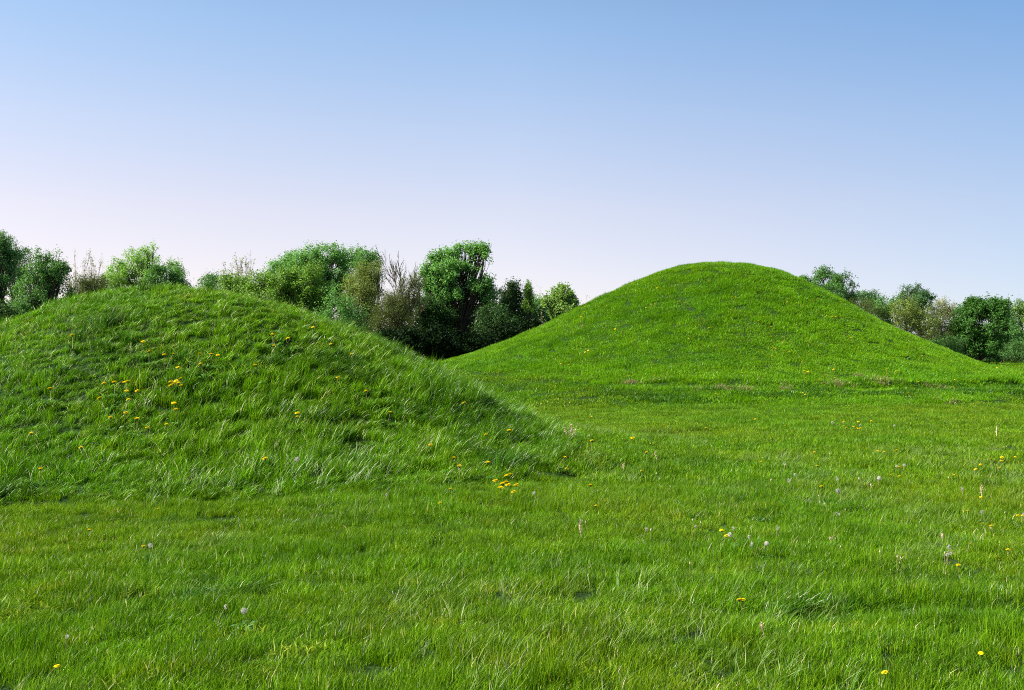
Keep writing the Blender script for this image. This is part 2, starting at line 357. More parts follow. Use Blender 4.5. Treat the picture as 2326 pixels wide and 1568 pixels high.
# darker, lusher grass: hollows and shoulder of the near mound, hollows of the front meadow, foot of the far mound (there the dark tint is partly painted shade)
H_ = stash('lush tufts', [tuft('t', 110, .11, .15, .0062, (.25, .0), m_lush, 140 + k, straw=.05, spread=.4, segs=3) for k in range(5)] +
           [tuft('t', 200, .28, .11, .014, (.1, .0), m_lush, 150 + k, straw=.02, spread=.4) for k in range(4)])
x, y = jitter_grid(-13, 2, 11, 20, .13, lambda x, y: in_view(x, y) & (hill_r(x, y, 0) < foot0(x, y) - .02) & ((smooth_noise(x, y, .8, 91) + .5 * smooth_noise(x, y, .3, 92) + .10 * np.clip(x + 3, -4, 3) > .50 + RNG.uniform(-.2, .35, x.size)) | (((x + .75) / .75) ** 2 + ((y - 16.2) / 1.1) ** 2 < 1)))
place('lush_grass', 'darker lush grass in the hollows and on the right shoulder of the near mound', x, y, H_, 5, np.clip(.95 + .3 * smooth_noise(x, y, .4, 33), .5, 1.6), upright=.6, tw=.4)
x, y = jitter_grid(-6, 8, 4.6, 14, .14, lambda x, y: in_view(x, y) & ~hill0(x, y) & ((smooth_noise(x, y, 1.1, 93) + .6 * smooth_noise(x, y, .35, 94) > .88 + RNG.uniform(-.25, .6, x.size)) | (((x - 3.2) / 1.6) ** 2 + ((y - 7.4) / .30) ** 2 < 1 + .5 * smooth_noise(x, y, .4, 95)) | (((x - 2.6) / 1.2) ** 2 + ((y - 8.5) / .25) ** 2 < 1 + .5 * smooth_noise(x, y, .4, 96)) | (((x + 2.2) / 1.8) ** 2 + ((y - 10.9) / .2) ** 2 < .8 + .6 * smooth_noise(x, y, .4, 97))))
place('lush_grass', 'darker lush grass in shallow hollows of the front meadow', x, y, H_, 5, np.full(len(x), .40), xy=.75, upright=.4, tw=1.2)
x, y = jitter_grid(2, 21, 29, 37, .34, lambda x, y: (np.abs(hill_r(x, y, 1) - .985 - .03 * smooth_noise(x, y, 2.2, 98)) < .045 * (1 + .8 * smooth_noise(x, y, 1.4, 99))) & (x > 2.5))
place('lush_grass', 'rough grass, its dark tint partly painted shade, along the foot of the far mound', x, y, H_, 4, np.full(len(x), .8), upright=.3, tw=.8, first=5)  # dark tint: rougher grass, plus shade painted into the colour
# pale, taller seeding blades in patches on the meadow and painted glint streaks on the near mound
F = stash('pale tufts', [tuft('t', 14, .14, .115, .0045, (.35, .05), m_pale, 100 + k, spread=.45, segs=3, straw=0, droop=.2) for k in range(5)] +
          [tuft('t', 26, .16, .07, .012, (.5, .1), m_straw, 110 + k, spread=.5, segs=2, straw=0, droop=.9) for k in range(3)])
x, y = jitter_grid(-9, 9, 5, 22, .3, lambda x, y: in_view(x, y, 1) & (smooth_noise(x, y, 1.3, 51) + .5 * smooth_noise(x, y, .5, 52) + .6 * np.exp(-((x - .6) / 2.2) ** 2 - ((y - 7.6) / 1.6) ** 2) > .36))
place('pale_grass', 'scattered pale seeding grass blades in loose patches', x, y, F, 5, np.ones(len(x)), upright=.4, tw=.5)
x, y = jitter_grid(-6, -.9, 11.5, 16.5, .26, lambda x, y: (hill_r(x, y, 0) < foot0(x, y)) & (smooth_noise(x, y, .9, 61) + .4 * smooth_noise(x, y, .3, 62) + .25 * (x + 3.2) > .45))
place('pale_grass', 'blades painted pale as glints, combed over the right half of the near mound', x, y, K_, 5, np.ones(len(x)) * 1.0, upright=.5, tw=.35, lift=.03)
m_clover = leafy('yellow green clover', [(0, (.09, .20, .006)), (.5, (.18, .29, .01)), (1, (.36, .40, .05))], (1, 1, .5), rough=.6, spec=.1)
G_ = stash('clover tufts', [tuft('t', 70, .16, .055, .011, (.05, 0), m_clover, 130 + k, spread=.8, straw=0, droop=.8) for k in range(4)])
cx_, cy_ = [], []
for (u, v, sx_, sy_, n_) in [(170, 1350, .22, .30, 13), (30, 1392, .16, .2, 7), (700, 1490, .3, .25, 5)]:
    p = on_terrain(u, v)
    for _ in range(n_): cx_.append(p[0] + RNG.normal(0, sx_)); cy_.append(p[1] + RNG.normal(0, sy_))
cx_, cy_ = np.array(cx_), np.array(cy_)
place('clover_patch', 'low yellow-green clover patches in the nearest grass', cx_, cy_, G_, 4, np.ones(len(cx_)), upright=.2, tw=3, lift=.015, cat='clover')
# dry thatch at the foot of the far mound
px = [(1600, 884), (1640, 886), (1656, 884), (1668, 887), (1700, 886), (1960, 858), (1970, 866), (1985, 869), (2003, 868), (2012, 872), (2120, 880), (2140, 884), (1770, 886), (1785, 887), (2168, 917), (1462, 870), (1440, 873), (1900, 873), (1915, 872)]
P = [on_terrain(*p) for p in px]; P = [(p[0] + RNG.normal(0, .25), p[1] + RNG.normal(0, .15)) for p in P if p for _ in range(4)]
x = np.array([p[0] for p in P]); y = np.array([p[1] for p in P])
place('dry_grass', 'dry straw coloured thatch patches along the foot of the far mound', x, y, F, 3, np.ones(len(x)) * 1.1, xy=1.0, upright=0, lift=.045, first=5)

# ------------------------------------------------------------------ trees and shrubs beyond the mounds
def leafcol(a, b, c): return [(0.0, a), (.5, b), (1.0, c)]
def leafmat(name, c, **k):
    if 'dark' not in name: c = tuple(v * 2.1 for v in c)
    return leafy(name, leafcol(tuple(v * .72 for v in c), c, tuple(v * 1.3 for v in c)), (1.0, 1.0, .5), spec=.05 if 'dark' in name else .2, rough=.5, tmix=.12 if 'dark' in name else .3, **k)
LM = {'mid': leafmat('mid green leaves', (.050, .115, .026)), 'fresh': leafmat('sunlit tinted leaves', (.072, .160, .036)), 'grove': leafmat('dense green leaves', (.032, .085, .014)), 'lime': leafmat('fresh green leaves', (.095, .175, .025)),  # 'fresh' is the mid green brightened so crowns look sunlit
      'olive': leafmat('olive spring leaves', (.095, .125, .025)), 'brown': leafmat('brown budding leaves', (.040, .055, .010)),
      'blue': leafmat('blue green leaves', (.050, .110, .034)), 'dark': leafmat('dark green leaves', (.010, .026, .006)),  # 'dark' is near-black leaf colour standing in for deep shade
      'deep': leafmat('deep green leaves', (.020, .048, .010)), 'pale': leafmat('pale glossy leaves', (.085, .14, .03)), 'grey': leafmat('greyish bud tips', (.16, .17, .10))}
m_bark = plain('grey brown bark', (.060, .050, .030), .9, .2, (.035, .030, .02), 3.0)
m_twig = plain('pale bare twigs', (.10, .08, .045), .9, .1, (.06, .048, .03), 3.0)

class Tubes:
    def __init__(s): s.V = []; s.Q = []; s.n = 0
    def add(s, pts, rads, k=5):
        pts = np.asarray(pts, float); rads = np.asarray(rads, float)
        d = np.gradient(pts, axis=0); d /= np.linalg.norm(d, axis=1, keepdims=True) + 1e-9
        ref = np.array([1.0, .13, .07]); u = np.cross(d, ref); u /= np.linalg.norm(u, axis=1, keepdims=True) + 1e-9; v = np.cross(d, u)
        a = np.linspace(0, 2 * np.pi, k, endpoint=False)
        ring = pts[:, None] + rads[:, None, None] * (np.cos(a)[None, :, None] * u[:, None] + np.sin(a)[None, :, None] * v[:, None])
        I = np.arange(len(pts) * k).reshape(-1, k) + s.n; J = np.roll(I, -1, 1)
        s.V.append(ring.reshape(-1, 3)); s.Q.append(np.stack([I[:-1], J[:-1], J[1:], I[1:]], -1).reshape(-1, 4)); s.n += len(pts) * k
    def mesh(s, name): return mesh_np(name, np.concatenate(s.V), np.concatenate(s.Q), smooth=True)
def limb(r, a, b, sag=.12, n=6):
    a = np.asarray(a, float); b = np.asarray(b, float); t = np.linspace(0, 1, n)[:, None]
    L = np.linalg.norm(b - a); off = r.normal(0, sag * L, 3) * np.array([1, 1, .4])
    p = a + (b - a) * t + off * (t * (1 - t)) * 2
    p[:, 2] += (t[:, 0] * (1 - t[:, 0])) * L * -.15
    return p
def leaves(r, cen, out, nper, size, crad, aspect=.55):
    """leaf quads gathered in clumps; cen (m,3), out (m,3) outward direction, crad clump radius"""
    m = len(cen); n = m * nper
    c = np.repeat(cen, nper, 0); o = np.repeat(out, nper, 0)
    cr = np.repeat(crad * r.uniform(.6, 1.35, m), nper)
    g = r.normal(0, .5, (n, 3)); g = g / np.maximum(1, np.linalg.norm(g, axis=1, keepdims=True) / .9)
    p = c + g * cr[:, None] + o * (np.abs(r.normal(0, .45, n)) * cr)[:, None]
    nrm = o * .8 + r.normal(0, .7, (n, 3)) + np.array([0, 0, .35]); nrm /= np.linalg.norm(nrm, axis=1, keepdims=True)
    t = r.normal(0, 1, (n, 3)); t -= nrm * (t * nrm).sum(1, keepdims=True); t /= np.linalg.norm(t, axis=1, keepdims=True)
    b = np.cross(nrm, t); s = size * r.uniform(.6, 1.4, n)[:, None]
    V = np.stack([p - t * s * .5, p + b * s * .5 * aspect, p + t * s * .5, p - b * s * .5 * aspect + nrm * s * .08], 1)
    ct = np.repeat(r.uniform(0, 1, m), nper); tv = np.clip(ct * .55 + r.uniform(0, .45, n), 0, 1)
    return V.reshape(-1, 3), np.repeat(tv, 4)
def to_m(u, v, D): return (u - 1163) * UNIT * D, EYE - (v - 784) * UNIT * D
def tree(name, label, cat, u0, D, lobes, kind, leaf=.17, nper=26, dens=1.0, crad=.42, fork=None, trunk_r=.16, air=0.0, seed=0, group='trees and shrubs behind the mounds', up=.35, twig=True):
    """lobes: (u, v, half width, half height) of the crown's masses as seen; depth follows the width"""
    r = np.random.default_rng(500 + seed)
    if kind == 'brown': air = 0; dens *= 1.5
    elif air == 0 and kind not in ('dark', 'deep') and name != 'conifer': air = .15 if cat == 'tree' else .08
    bx, _ = to_m(u0, 0, D); by = D; k = UNIT * D
    root = tag(empty(name, (bx, by, 0)), label, cat, group)
    L = []
    for (u, v, ru, rv) in lobes:
        x, z = to_m(u, v, D); L.append((x - bx, r.normal(0, .35) * ru * k, z, ru * k * 1.13, ru * k * .95, rv * k * 1.13))
    zlow = min(l[2] - l[5] for l in L); ztop = max(l[2] + l[5] for l in L)
    T = Tubes(); zf = fork if fork is not None else max(.3, zlow * .7)
    cen, out = [], []
    stems = 1 if trunk_r > .1 else 3
    bases = [np.array([r.normal(0, .25) * (stems > 1), r.normal(0, .25) * (stems > 1), 0]) for _ in range(stems)]
    forks = []
    for b in bases:
        f = b + np.array([r.normal(0, .12), r.normal(0, .12), zf]); p = limb(r, b - [0, 0, .2], f, .04)
        T.add(p, np.linspace(trunk_r * 1.25, trunk_r * .85, len(p)), 7); forks.append(f)
    LL = []
    for (x, y, z, rx, ry, rz) in L:
        LL.append((x, y, z, rx * .70, ry * .70, rz * .70))
        for _ in range(7):
            d = r.normal(0, 1, 3); d[2] += .25; d /= np.linalg.norm(d); q = r.uniform(.28, .46); e = r.uniform(.62, .86)
            LL.append((x + d[0] * rx * e, y + d[1] * ry * e, z + d[2] * rz * e, rx * q, ry * q, rz * q * r.uniform(.8, 1.3)))
    for (x, y, z, rx, ry, rz) in LL:
        f = forks[r.integers(len(forks))]; c = np.array([x, y, z - rz * .35])
        p = limb(r, f, c, .07, 7); lr = trunk_r * (.62 if rx * rz > .6 else .3)
        T.add(p, np.linspace(lr, lr * .45, 7), 6)
        area = 4 * np.pi * ((rx * ry + rx * rz + ry * rz) / 3); m = int(dens * .52 * area / (crad * crad * 1.15)) + 3
        d = r.normal(0, 1, (m, 3)); d /= np.linalg.norm(d, axis=1, keepdims=True)
        rad = 1 - np.abs(r.normal(0, .22, m)); rad[r.uniform(0, 1, m) < .10] *= 1.10
        rad *= 1 + .10 * np.sin(d[:, 0] * 5 + seed) * np.cos(d[:, 2] * 4 + seed * 2)
        q = np.array([x, y, z]) + d * rad[:, None] * np.array([rx, ry, rz])
        ok = q[:, 2] > .15; q, d = q[ok], d[ok]
        if air > 0:
            ok = smooth_noise(q[:, 0] + seed * 7, q[:, 2] + q[:, 1] * .25, .85, seed) + .45 * smooth_noise(q[:, 0] + seed * 3, q[:, 2] + q[:, 1] * .25, .36, seed + 50) > (air * 2.2 - .95); q, d = q[ok], d[ok]
        o = d + np.array([0, 0, up * 2]); o /= np.linalg.norm(o, axis=1, keepdims=True)
        cen.append(q); out.append(o)
        # limbs running out to the clumps
        nb = min(len(q), int(2 + m * .22))
        for j in r.choice(len(q), nb, replace=False) if len(q) else []:
            s = p[r.integers(3, 7)]; pp = limb(r, s, q[j], .08, 4); T.add(pp, np.linspace(lr * .30, .012, 4), 4)
    cen = np.concatenate(cen); out = np.concatenate(out)
    V, tv = leaves(r, cen, out, int(nper * 1.45), leaf * .80, crad * .9)
    link('trunk', T.mesh('trunk'), m_bark, root)
    link('crown', mesh_np('crown', V, np.arange(len(V)).reshape(-1, 4), tint=tv), LM[kind], root)
    return root
def bare_tree(name, label, cat, u0, vtop, D, width, kind='grey', seed=0, leafn=3, r0=.10, depth=5, leafs=.10, nstem=1, tw=None, group='trees and shrubs behind the mounds'):
    """thin ascending branches that divide again and again, few small leaves at the tips"""
    r = np.random.default_rng(900 + seed)
    bx, ztop = to_m(u0, vtop, D); k = UNIT * D; W = width * k
    root = tag(empty(name, (bx, D, 0)), label, cat, group)
    T = Tubes(); tips = []; segs = []
    def grow(p, d, L, rad, lev):
        n = 4; pts = [p]; dd = d.copy()
        for _ in range(n):
            dd = dd + r.normal(0, .10, 3) + np.array([0, 0, .04]); dd /= np.linalg.norm(dd); pts.append(pts[-1] + dd * L / n)
        T.add(pts, np.linspace(rad, rad * .55, n + 1), 6 if lev < 2 else 3)
        if lev >= depth: tips.append(pts[-1]); tips.append(pts[-2]); return
        for j in range(3 if lev else 5):
            at = pts[-1] if j == 0 else pts[r.integers(1, n + 1)]
            a = r.uniform(0, 2 * np.pi); sp = .25 if j == 0 else r.uniform(.35, .75)
            nd = dd + sp * np.array([math.cos(a), math.sin(a) * .8, r.uniform(-.1, .3)]); nd /= np.linalg.norm(nd)
            grow(at, nd, L * (.82 if j == 0 else r.uniform(.5, .78)), max(.009, rad * (.62 if j == 0 else .45)), lev + 1)
    for s in range(nstem):
        grow(np.array([r.normal(0, .1) * s, r.normal(0, .1) * s, -.1]), np.array([r.normal(0, .15 + .1 * (nstem > 1)), r.normal(0, .15), 1.0]), 1.0, .034 * r0 / .1, 0)
    V = np.concatenate(T.V); sz = ztop / np.percentile(V[:, 2], 99.8)
    sx_ = (W / 2) / max(.01, np.percentile(np.abs(V[:, 0]), 98))
    S_ = np.array([sx_, sx_, sz]); T.V = [v * S_ for v in T.V]
    # keep the thickness of thin twigs sensible after the fit
    tips = np.array(tips) * S_
    link('trunk', T.mesh('trunk'), tw or m_twig, root)
    out = np.tile(np.array([0, 0, 1.0]), (len(tips), 1))
    V, tv = leaves(r, tips, out, leafn, leafs, .16)
    link('crown', mesh_np('crown', V, np.arange(len(V)).reshape(-1, 4), tint=tv), LM[kind], root)
    return root

TREES = [
 # name, label, category, u0, D, lobes, kind, options
 ('leafy_tree', 'tall airy blue-green tree cut by the left edge of the photo', 'tree', -20, 80, [(-18, 590, 50, 50), (18, 560, 26, 28), (25, 600, 25, 30), (-10, 650, 55, 50)], 'blue', dict(air=.28, leaf=.15, crad=.36)),
 ('leafy_tree', 'pale loose tree behind the dense tree at far left', 'tree', 45, 96, [(55, 605, 40, 32), (30, 660, 55, 50), (90, 650, 45, 50)], 'blue', dict(air=.22)),
 ('leafy_tree', 'dense dark green tree touching the near mound at far left', 'tree', 95, 66, [(110, 605, 34, 32), (85, 650, 48, 42), (115, 690, 38, 45), (60, 715, 45, 28), (135, 625, 18, 28), (40, 740, 50, 30)], 'mid', dict(dens=1.25, leaf=.13, crad=.33)),
 ('shrub', 'low dark bush at the left edge where the near mound meets the trees', 'shrub', 5, 60, [(-10, 740, 34, 30), (25, 725, 30, 28), (-40, 720, 40, 40)], 'deep', dict(trunk_r=.05, dens=1.5)),
 ('shrub', 'olive-brown shrub just right of the dense tree at far left', 'shrub', 195, 82, [(185, 660, 32, 26), (222, 652, 26, 22), (200, 690, 40, 25)], 'brown', dict(trunk_r=.05, leaf=.09, nper=24, crad=.3)),
 ('shrub', 'small fresh green shrub tucked below the round airy tree', 'shrub', 250, 88, [(248, 640, 24, 16), (260, 665, 30, 25)], 'lime', dict(trunk_r=.05, leaf=.13)),
 ('leafy_tree', 'round airy yellow-green tree above the crest of the near mound', 'tree', 325, 92, [(325, 600, 58, 32), (275, 622, 34, 30), (370, 612, 34, 24), (330, 635, 70, 28), (300, 655, 60, 22), (395, 625, 22, 22)], 'lime', dict(air=.36, leaf=.14, crad=.34, nper=20, dens=1.05)),
 ('shrub', 'darker green shrub at the right side of the round airy tree', 'shrub', 370, 86, [(362, 630, 28, 26), (390, 640, 26, 20), (375, 660, 45, 20)], 'mid', dict(trunk_r=.06)),
 ('shrub', 'small dark rounded shrub on the skyline above the near mound crest', 'shrub', 475, 100, [(474, 642, 22, 16), (480, 665, 32, 20)], 'mid', dict(trunk_r=.05)),
 ('shrub', 'low bright green clipped-looking shrub under the thin twiggy tree', 'shrub', 535, 84, [(540, 642, 20, 13), (512, 645, 16, 14), (535, 665, 35, 18)], 'lime', dict(trunk_r=.05, dens=1.3)),
 ('willow_thicket', 'pale green feathery willow thicket on the left slope of the wood', 'shrub', 640, 70, [(600, 645, 30, 24), (640, 640, 34, 34), (690, 645, 42, 36), (620, 680, 45, 26), (680, 690, 50, 35), (720, 690, 40, 35), (575, 660, 18, 14)], 'lime', dict(trunk_r=.06, leaf=.15, nper=30, up=1.2, crad=.36, dens=1.4)),
 ('leafy_tree', 'broad round-topped green tree left of the olive tree', 'tree', 725, 96, [(700, 590, 38, 26), (745, 580, 42, 20), (790, 590, 30, 24), (655, 615, 34, 24), (700, 625, 50, 30), (760, 615, 42, 30), (760, 660, 60, 36), (625, 618, 24, 18), (665, 600, 26, 22), (730, 650, 50, 30)], 'fresh', dict(air=.10, crad=.4, leaf=.17)),
 ('leafy_tree', 'smaller rounded green tree rising behind the olive tree', 'tree', 830, 94, [(825, 588, 24, 20), (845, 605, 22, 22), (835, 630, 30, 28)], 'mid', dict(air=.15)),
 ('shrub', 'dark green bush at the foot of the willow thicket', 'shrub', 765, 68, [(765, 700, 34, 32), (790, 730, 36, 34), (740, 735, 35, 25), (800, 770, 45, 30)], 'mid', dict(trunk_r=.06, leaf=.13, dens=1.2)),
 ('leafy_tree', 'tall olive-green tree left of the bare brown tree', 'tree', 825, 80, [(820, 640, 36, 32), (850, 630, 24, 30), (810, 685, 45, 35), (855, 690, 38, 38), (820, 740, 50, 40)], 'olive', dict(leaf=.10, nper=34, crad=.36, air=.1)),
 ('shrub', 'brownish budding thicket at the foot of the bare tree', 'shrub', 880, 74, [(870, 700, 34, 28), (905, 690, 32, 34), (930, 665, 24, 26), (870, 745, 48, 34), (920, 740, 40, 36), (950, 640, 18, 18)], 'brown', dict(trunk_r=.06, leaf=.08, nper=22, crad=.32, air=.16)),
 ('leafy_tree', 'big flat-topped bright green tree with dark forked trunk in the middle of the wood', 'tree', 1050, 84, [(990, 590, 14, 12), (1008, 580, 17, 14), (1040, 574, 20, 14), (1070, 570, 18, 14), (1098, 574, 13, 14), (1045, 600, 40, 24), (1092, 600, 18, 20), (994, 616, 26, 22), (975, 625, 18, 12), (1085, 625, 32, 36), (1030, 640, 48, 40), (1065, 675, 44, 28), (990, 665, 32, 26), (1108, 680, 24, 30), (1100, 650, 24, 20), (1000, 705, 30, 24), (1112, 712, 24, 22), (968, 655, 16, 18)], 'fresh', dict(fork=2.0, trunk_r=.24, air=.17, leaf=.19, crad=.38, up=.9, nper=24)),
 ('shrub', 'dark spreading bush left of the forked trunk', 'shrub', 975, 82, [(975, 700, 30, 26), (955, 735, 38, 34), (1000, 735, 34, 28), (985, 775, 50, 34)], 'deep', dict(trunk_r=.06, dens=1.2)),
 ('shrub', 'low scrub painted shade-dark in the notch between the two mounds', 'shrub', 985, 72, [(960, 800, 30, 26), (1000, 800, 34, 26), (980, 780, 36, 26)], 'dark', dict(trunk_r=.05, dens=1.7, leaf=.2, crad=.34)),
 ('shrub', 'low scrub painted shade-dark under the forked trunk', 'shrub', 1050, 74, [(1035, 800, 32, 24), (1075, 795, 34, 26), (1055, 785, 30, 20)], 'dark', dict(trunk_r=.05, dens=1.7, leaf=.2, crad=.34)),
 ('shrub', 'low scrub painted shade-dark right of the forked trunk base', 'shrub', 1130, 76, [(1115, 785, 34, 28), (1150, 775, 34, 30), (1190, 765, 34, 28)], 'dark', dict(trunk_r=.05, dens=1.7, leaf=.2, crad=.34)),
 ('shrub', 'low scrub painted shade-dark at the foot of the brownish thicket', 'shrub', 915, 70, [(890, 780, 32, 26), (930, 785, 34, 30)], 'dark', dict(trunk_r=.05, dens=1.7, leaf=.2, crad=.34)),
 ('shrub', 'green bush lit between the limbs of the forked tree', 'shrub', 1060, 92, [(1055, 750, 26, 26), (1085, 765, 28, 22)], 'lime', dict(trunk_r=.05)),
 ('shrub', 'dark bush right of the forked trunk', 'shrub', 1115, 80, [(1120, 715, 30, 28), (1105, 760, 42, 34), (1140, 750, 36, 34)], 'deep', dict(trunk_r=.06, dens=1.2)),
 ('leafy_tree', 'dark tree with a pointed top right of the flat-topped tree', 'tree', 1160, 86, [(1163, 655, 12, 16), (1150, 680, 26, 22), (1178, 690, 24, 22), (1160, 720, 40, 34), (1190, 745, 34, 34)], 'deep', dict(dens=1.3, leaf=.16)),
 ('conifer', 'narrow pale green spire-shaped tree on the right of the wood', 'tree', 1200, 84, [(1199, 655, 5, 12), (1201, 672, 9, 14), (1203, 692, 14, 18)], 'lime', dict(leaf=.1, crad=.2, nper=24, dens=1.4)),
 ('shrub', 'dark green shrub between the spire and the round pale tree', 'shrub', 1222, 88, [(1215, 700, 18, 20), (1235, 715, 20, 22), (1220, 735, 34, 30)], 'mid', dict(trunk_r=.05)),
 ('leafy_tree', 'small round tree with pale speckled leaves beside the far mound slope', 'tree', 1275, 72, [(1275, 680, 26, 24), (1255, 690, 20, 20), (1295, 690, 20, 20), (1278, 710, 36, 26), (1276, 660, 8, 9)], 'pale', dict(leaf=.17, nper=16, crad=.26, dens=1.3, up=.8)),
 ('leafy_tree', 'open-crowned green tree right behind the far mound shoulder', 'tree', 1890, 92, [(1880, 635, 30, 20), (1915, 645, 22, 20), (1850, 645, 22, 12), (1940, 658, 14, 16), (1895, 665, 38, 22), (1825, 640, 9, 8), (1915, 690, 34, 22)], 'mid', dict(air=.24, leaf=.15, crad=.32)),
 ('shrub', 'pale thin shrub right of the open-crowned tree', 'shrub', 1975, 102, [(1965, 680, 20, 15), (1990, 682, 18, 14), (1975, 705, 34, 22)], 'blue', dict(trunk_r=.05, air=.2)),
 ('shrub', 'dark reddish-brown bush low on the far mound right slope', 'shrub', 1950, 88, [(1948, 698, 24, 17), (1975, 715, 30, 20)], 'brown', dict(trunk_r=.05, leaf=.09)),
 ('shrub', 'rounded mid green bush among the shrubs right of the far mound', 'shrub', 2010, 94, [(2008, 697, 24, 20), (2030, 720, 34, 26)], 'mid', dict(trunk_r=.05)),
 ('leafy_tree', 'blue-green tree standing highest between the open tree and the dark tree', 'tree', 2085, 106, [(2080, 668, 28, 16), (2105, 680, 20, 16), (2055, 678, 16, 12), (2090, 700, 38, 22)], 'blue', dict(air=.2, leaf=.16, crad=.34)),
 ('shrub', 'olive shrub in front of the blue-green tree', 'shrub', 2060, 90, [(2052, 702, 26, 24), (2080, 725, 34, 28), (2110, 740, 34, 30)], 'olive', dict(trunk_r=.06, leaf=.11, nper=28)),
 ('shrub', 'brown-tinged shrub left of the dense dark tree', 'shrub', 2135, 96, [(2135, 718, 24, 24), (2145, 750, 26, 28), (2120, 770, 34, 24)], 'brown', dict(trunk_r=.05, leaf=.1)),
 ('shrub', 'greyish pale bush on the skyline left of the dense dark tree', 'shrub', 2145, 110, [(2140, 700, 18, 14), (2160, 720, 20, 20)], 'grey', dict(trunk_r=.05, air=.1)),
 ('leafy_tree', 'dense dark tree with sunlit leaf clumps at the foot of the far mound', 'tree', 2230, 96, [(2205, 712, 28, 26), (2245, 702, 34, 22), (2200, 750, 36, 32), (2245, 745, 38, 34), (2185, 780, 30, 28), (2230, 790, 40, 30), (2172, 740, 14, 22), (2215, 690, 20, 10)], 'grove', dict(dens=1.35, leaf=.2, crad=.36, nper=26)),
 ('leafy_tree', 'mid green tree close behind the right side of the dense dark tree', 'tree', 2272, 104, [(2268, 712, 22, 20), (2288, 740, 26, 28), (2285, 780, 32, 32)], 'mid', dict()),
 ('leafy_tree', 'pale green tree cut by the right edge of the photo', 'tree', 2325, 112, [(2322, 700, 16, 14), (2318, 730, 24, 28), (2350, 720, 26, 26), (2320, 770, 34, 32)], 'lime', dict(air=.1)),
 ('shrub', 'low green shrub on the field edge at the far right', 'shrub', 2300, 102, [(2292, 800, 30, 22), (2325, 795, 28, 26), (2365, 790, 40, 30)], 'mid', dict(trunk_r=.05, leaf=.13)),
 ('shrub', 'low green shrub left of the dense dark tree foot', 'shrub', 2150, 92, [(2140, 785, 34, 20), (2165, 790, 26, 22)], 'mid', dict(trunk_r=.05, leaf=.13)),
]
for i, (nm, lab, cat, u0, D, lobes, kind, kw) in enumerate(TREES):
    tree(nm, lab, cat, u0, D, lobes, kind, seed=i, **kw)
bare_tree('budding_tree', 'thin pale tree with few leaves left of the round airy tree', 'tree', 188, 585, 86, 62, 'grey', 1, leafn=5, nstem=4, leafs=.09, r0=.07)
bare_tree('budding_tree', 'thin twiggy sapling with sparse leaves above the low bright shrub', 'tree', 556, 594, 94, 66, 'grey', 2, leafn=6, nstem=4, leafs=.11, r0=.07)
bare_tree('bare_tree', 'bare brown tree with ascending twigs left of the flat-topped tree', 'tree', 903, 578, 78, 105, 'brown', 3, leafn=2, r0=.14, leafs=.06, depth=6)
bare_tree('bare_tree', 'thin bare sapling beside the round pale tree', 'tree', 1236, 655, 80, 26, 'grey', 4, leafn=1, depth=4)
bare_tree('budding_tree', 'tiny sparse sapling peeping over the left slope of the far mound', 'tree', 1335, 680, 74, 36, 'grey', 5, leafn=1, depth=4)
bare_tree('budding_tree', 'spindly sapling beside the brown shrub right of the far left trees', 'tree', 232, 618, 88, 30, 'grey', 6, leafn=4, depth=4, nstem=3, r0=.06)
# the wood that closes the view behind the single trees, leaves coloured dark as shade
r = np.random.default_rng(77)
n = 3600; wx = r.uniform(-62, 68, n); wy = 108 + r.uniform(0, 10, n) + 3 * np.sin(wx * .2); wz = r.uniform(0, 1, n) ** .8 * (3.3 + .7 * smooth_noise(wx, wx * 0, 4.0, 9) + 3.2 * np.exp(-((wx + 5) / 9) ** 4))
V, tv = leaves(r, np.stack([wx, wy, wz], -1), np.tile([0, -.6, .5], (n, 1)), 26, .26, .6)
tag(link('far_wood', mesh_np('far_wood', V, np.arange(len(V)).reshape(-1, 4), tint=tv), LM['dark']), 'band of undergrowth painted shade-dark, closing the gaps behind the trees', 'woodland', kind='stuff')

# ------------------------------------------------------------------ dandelions and other single plants
m_petal = leafy('yellow petals', [(0, (.92, .64, .004)), (.5, (.95, .76, .008)), (1, (.96, .84, .03))], (1, 1, 1), rough=.6, spec=.1, tmix=.15, tgain=1.0)
m_stem = plain('pale green stems', (.22, .26, .09), .6, .3, (.26, .18, .08), 40)
m_cup = plain('green flower cups', (.08, .16, .03), .6)
m_fluff = leafy('white seed fluff', [(0, (.52, .50, .42)), (1, (.76, .74, .66))], (1, 1, 1), rough=.9, spec=.05, tmix=.4, tgain=1.0)
m_core = plain('brown seeds', (.22, .15, .09), .8)
m_dry = plain('dry stalks', (.62, .52, .32), .7, .2, (.45, .34, .18), 30)
m_weed = leafy('bright weed leaves', [(0, (.22, .38, .05)), (1, (.42, .52, .14))], (1, 1, .6))
def petal_mesh(name, rad, seed):
    r = np.random.default_rng(seed); V = []; tv = []
    for ring, (n, rr, zz) in enumerate([(22, 1.0, -.05), (20, .9, .12), (16, .72, .28), (12, .5, .40), (8, .28, .46)]):
        for k in range(n):
            a = 2 * np.pi * (k + r.uniform(-.3, .3)) / n; L = rad * rr * r.uniform(.88, 1.1); w_ = rad * .13
            d = np.array([math.cos(a), math.sin(a), 0]); t = np.array([-d[1], d[0], 0]); z0 = rad * .02 * ring; z1 = rad * zz + rad * r.uniform(-.05, .05)
            V += [d * L * .1 - t * w_ * .3 + [0, 0, z0], d * L - t * w_ + [0, 0, z1], d * L * 1.02 + t * w_ + [0, 0, z1], d * L * .1 + t * w_ * .3 + [0, 0, z0]]
            tv += [r.uniform(0, 1) * .7 + .3 * (ring < 2)] * 4
    return mesh_np(name, V, np.arange(len(V)).reshape(-1, 4), tint=tv)
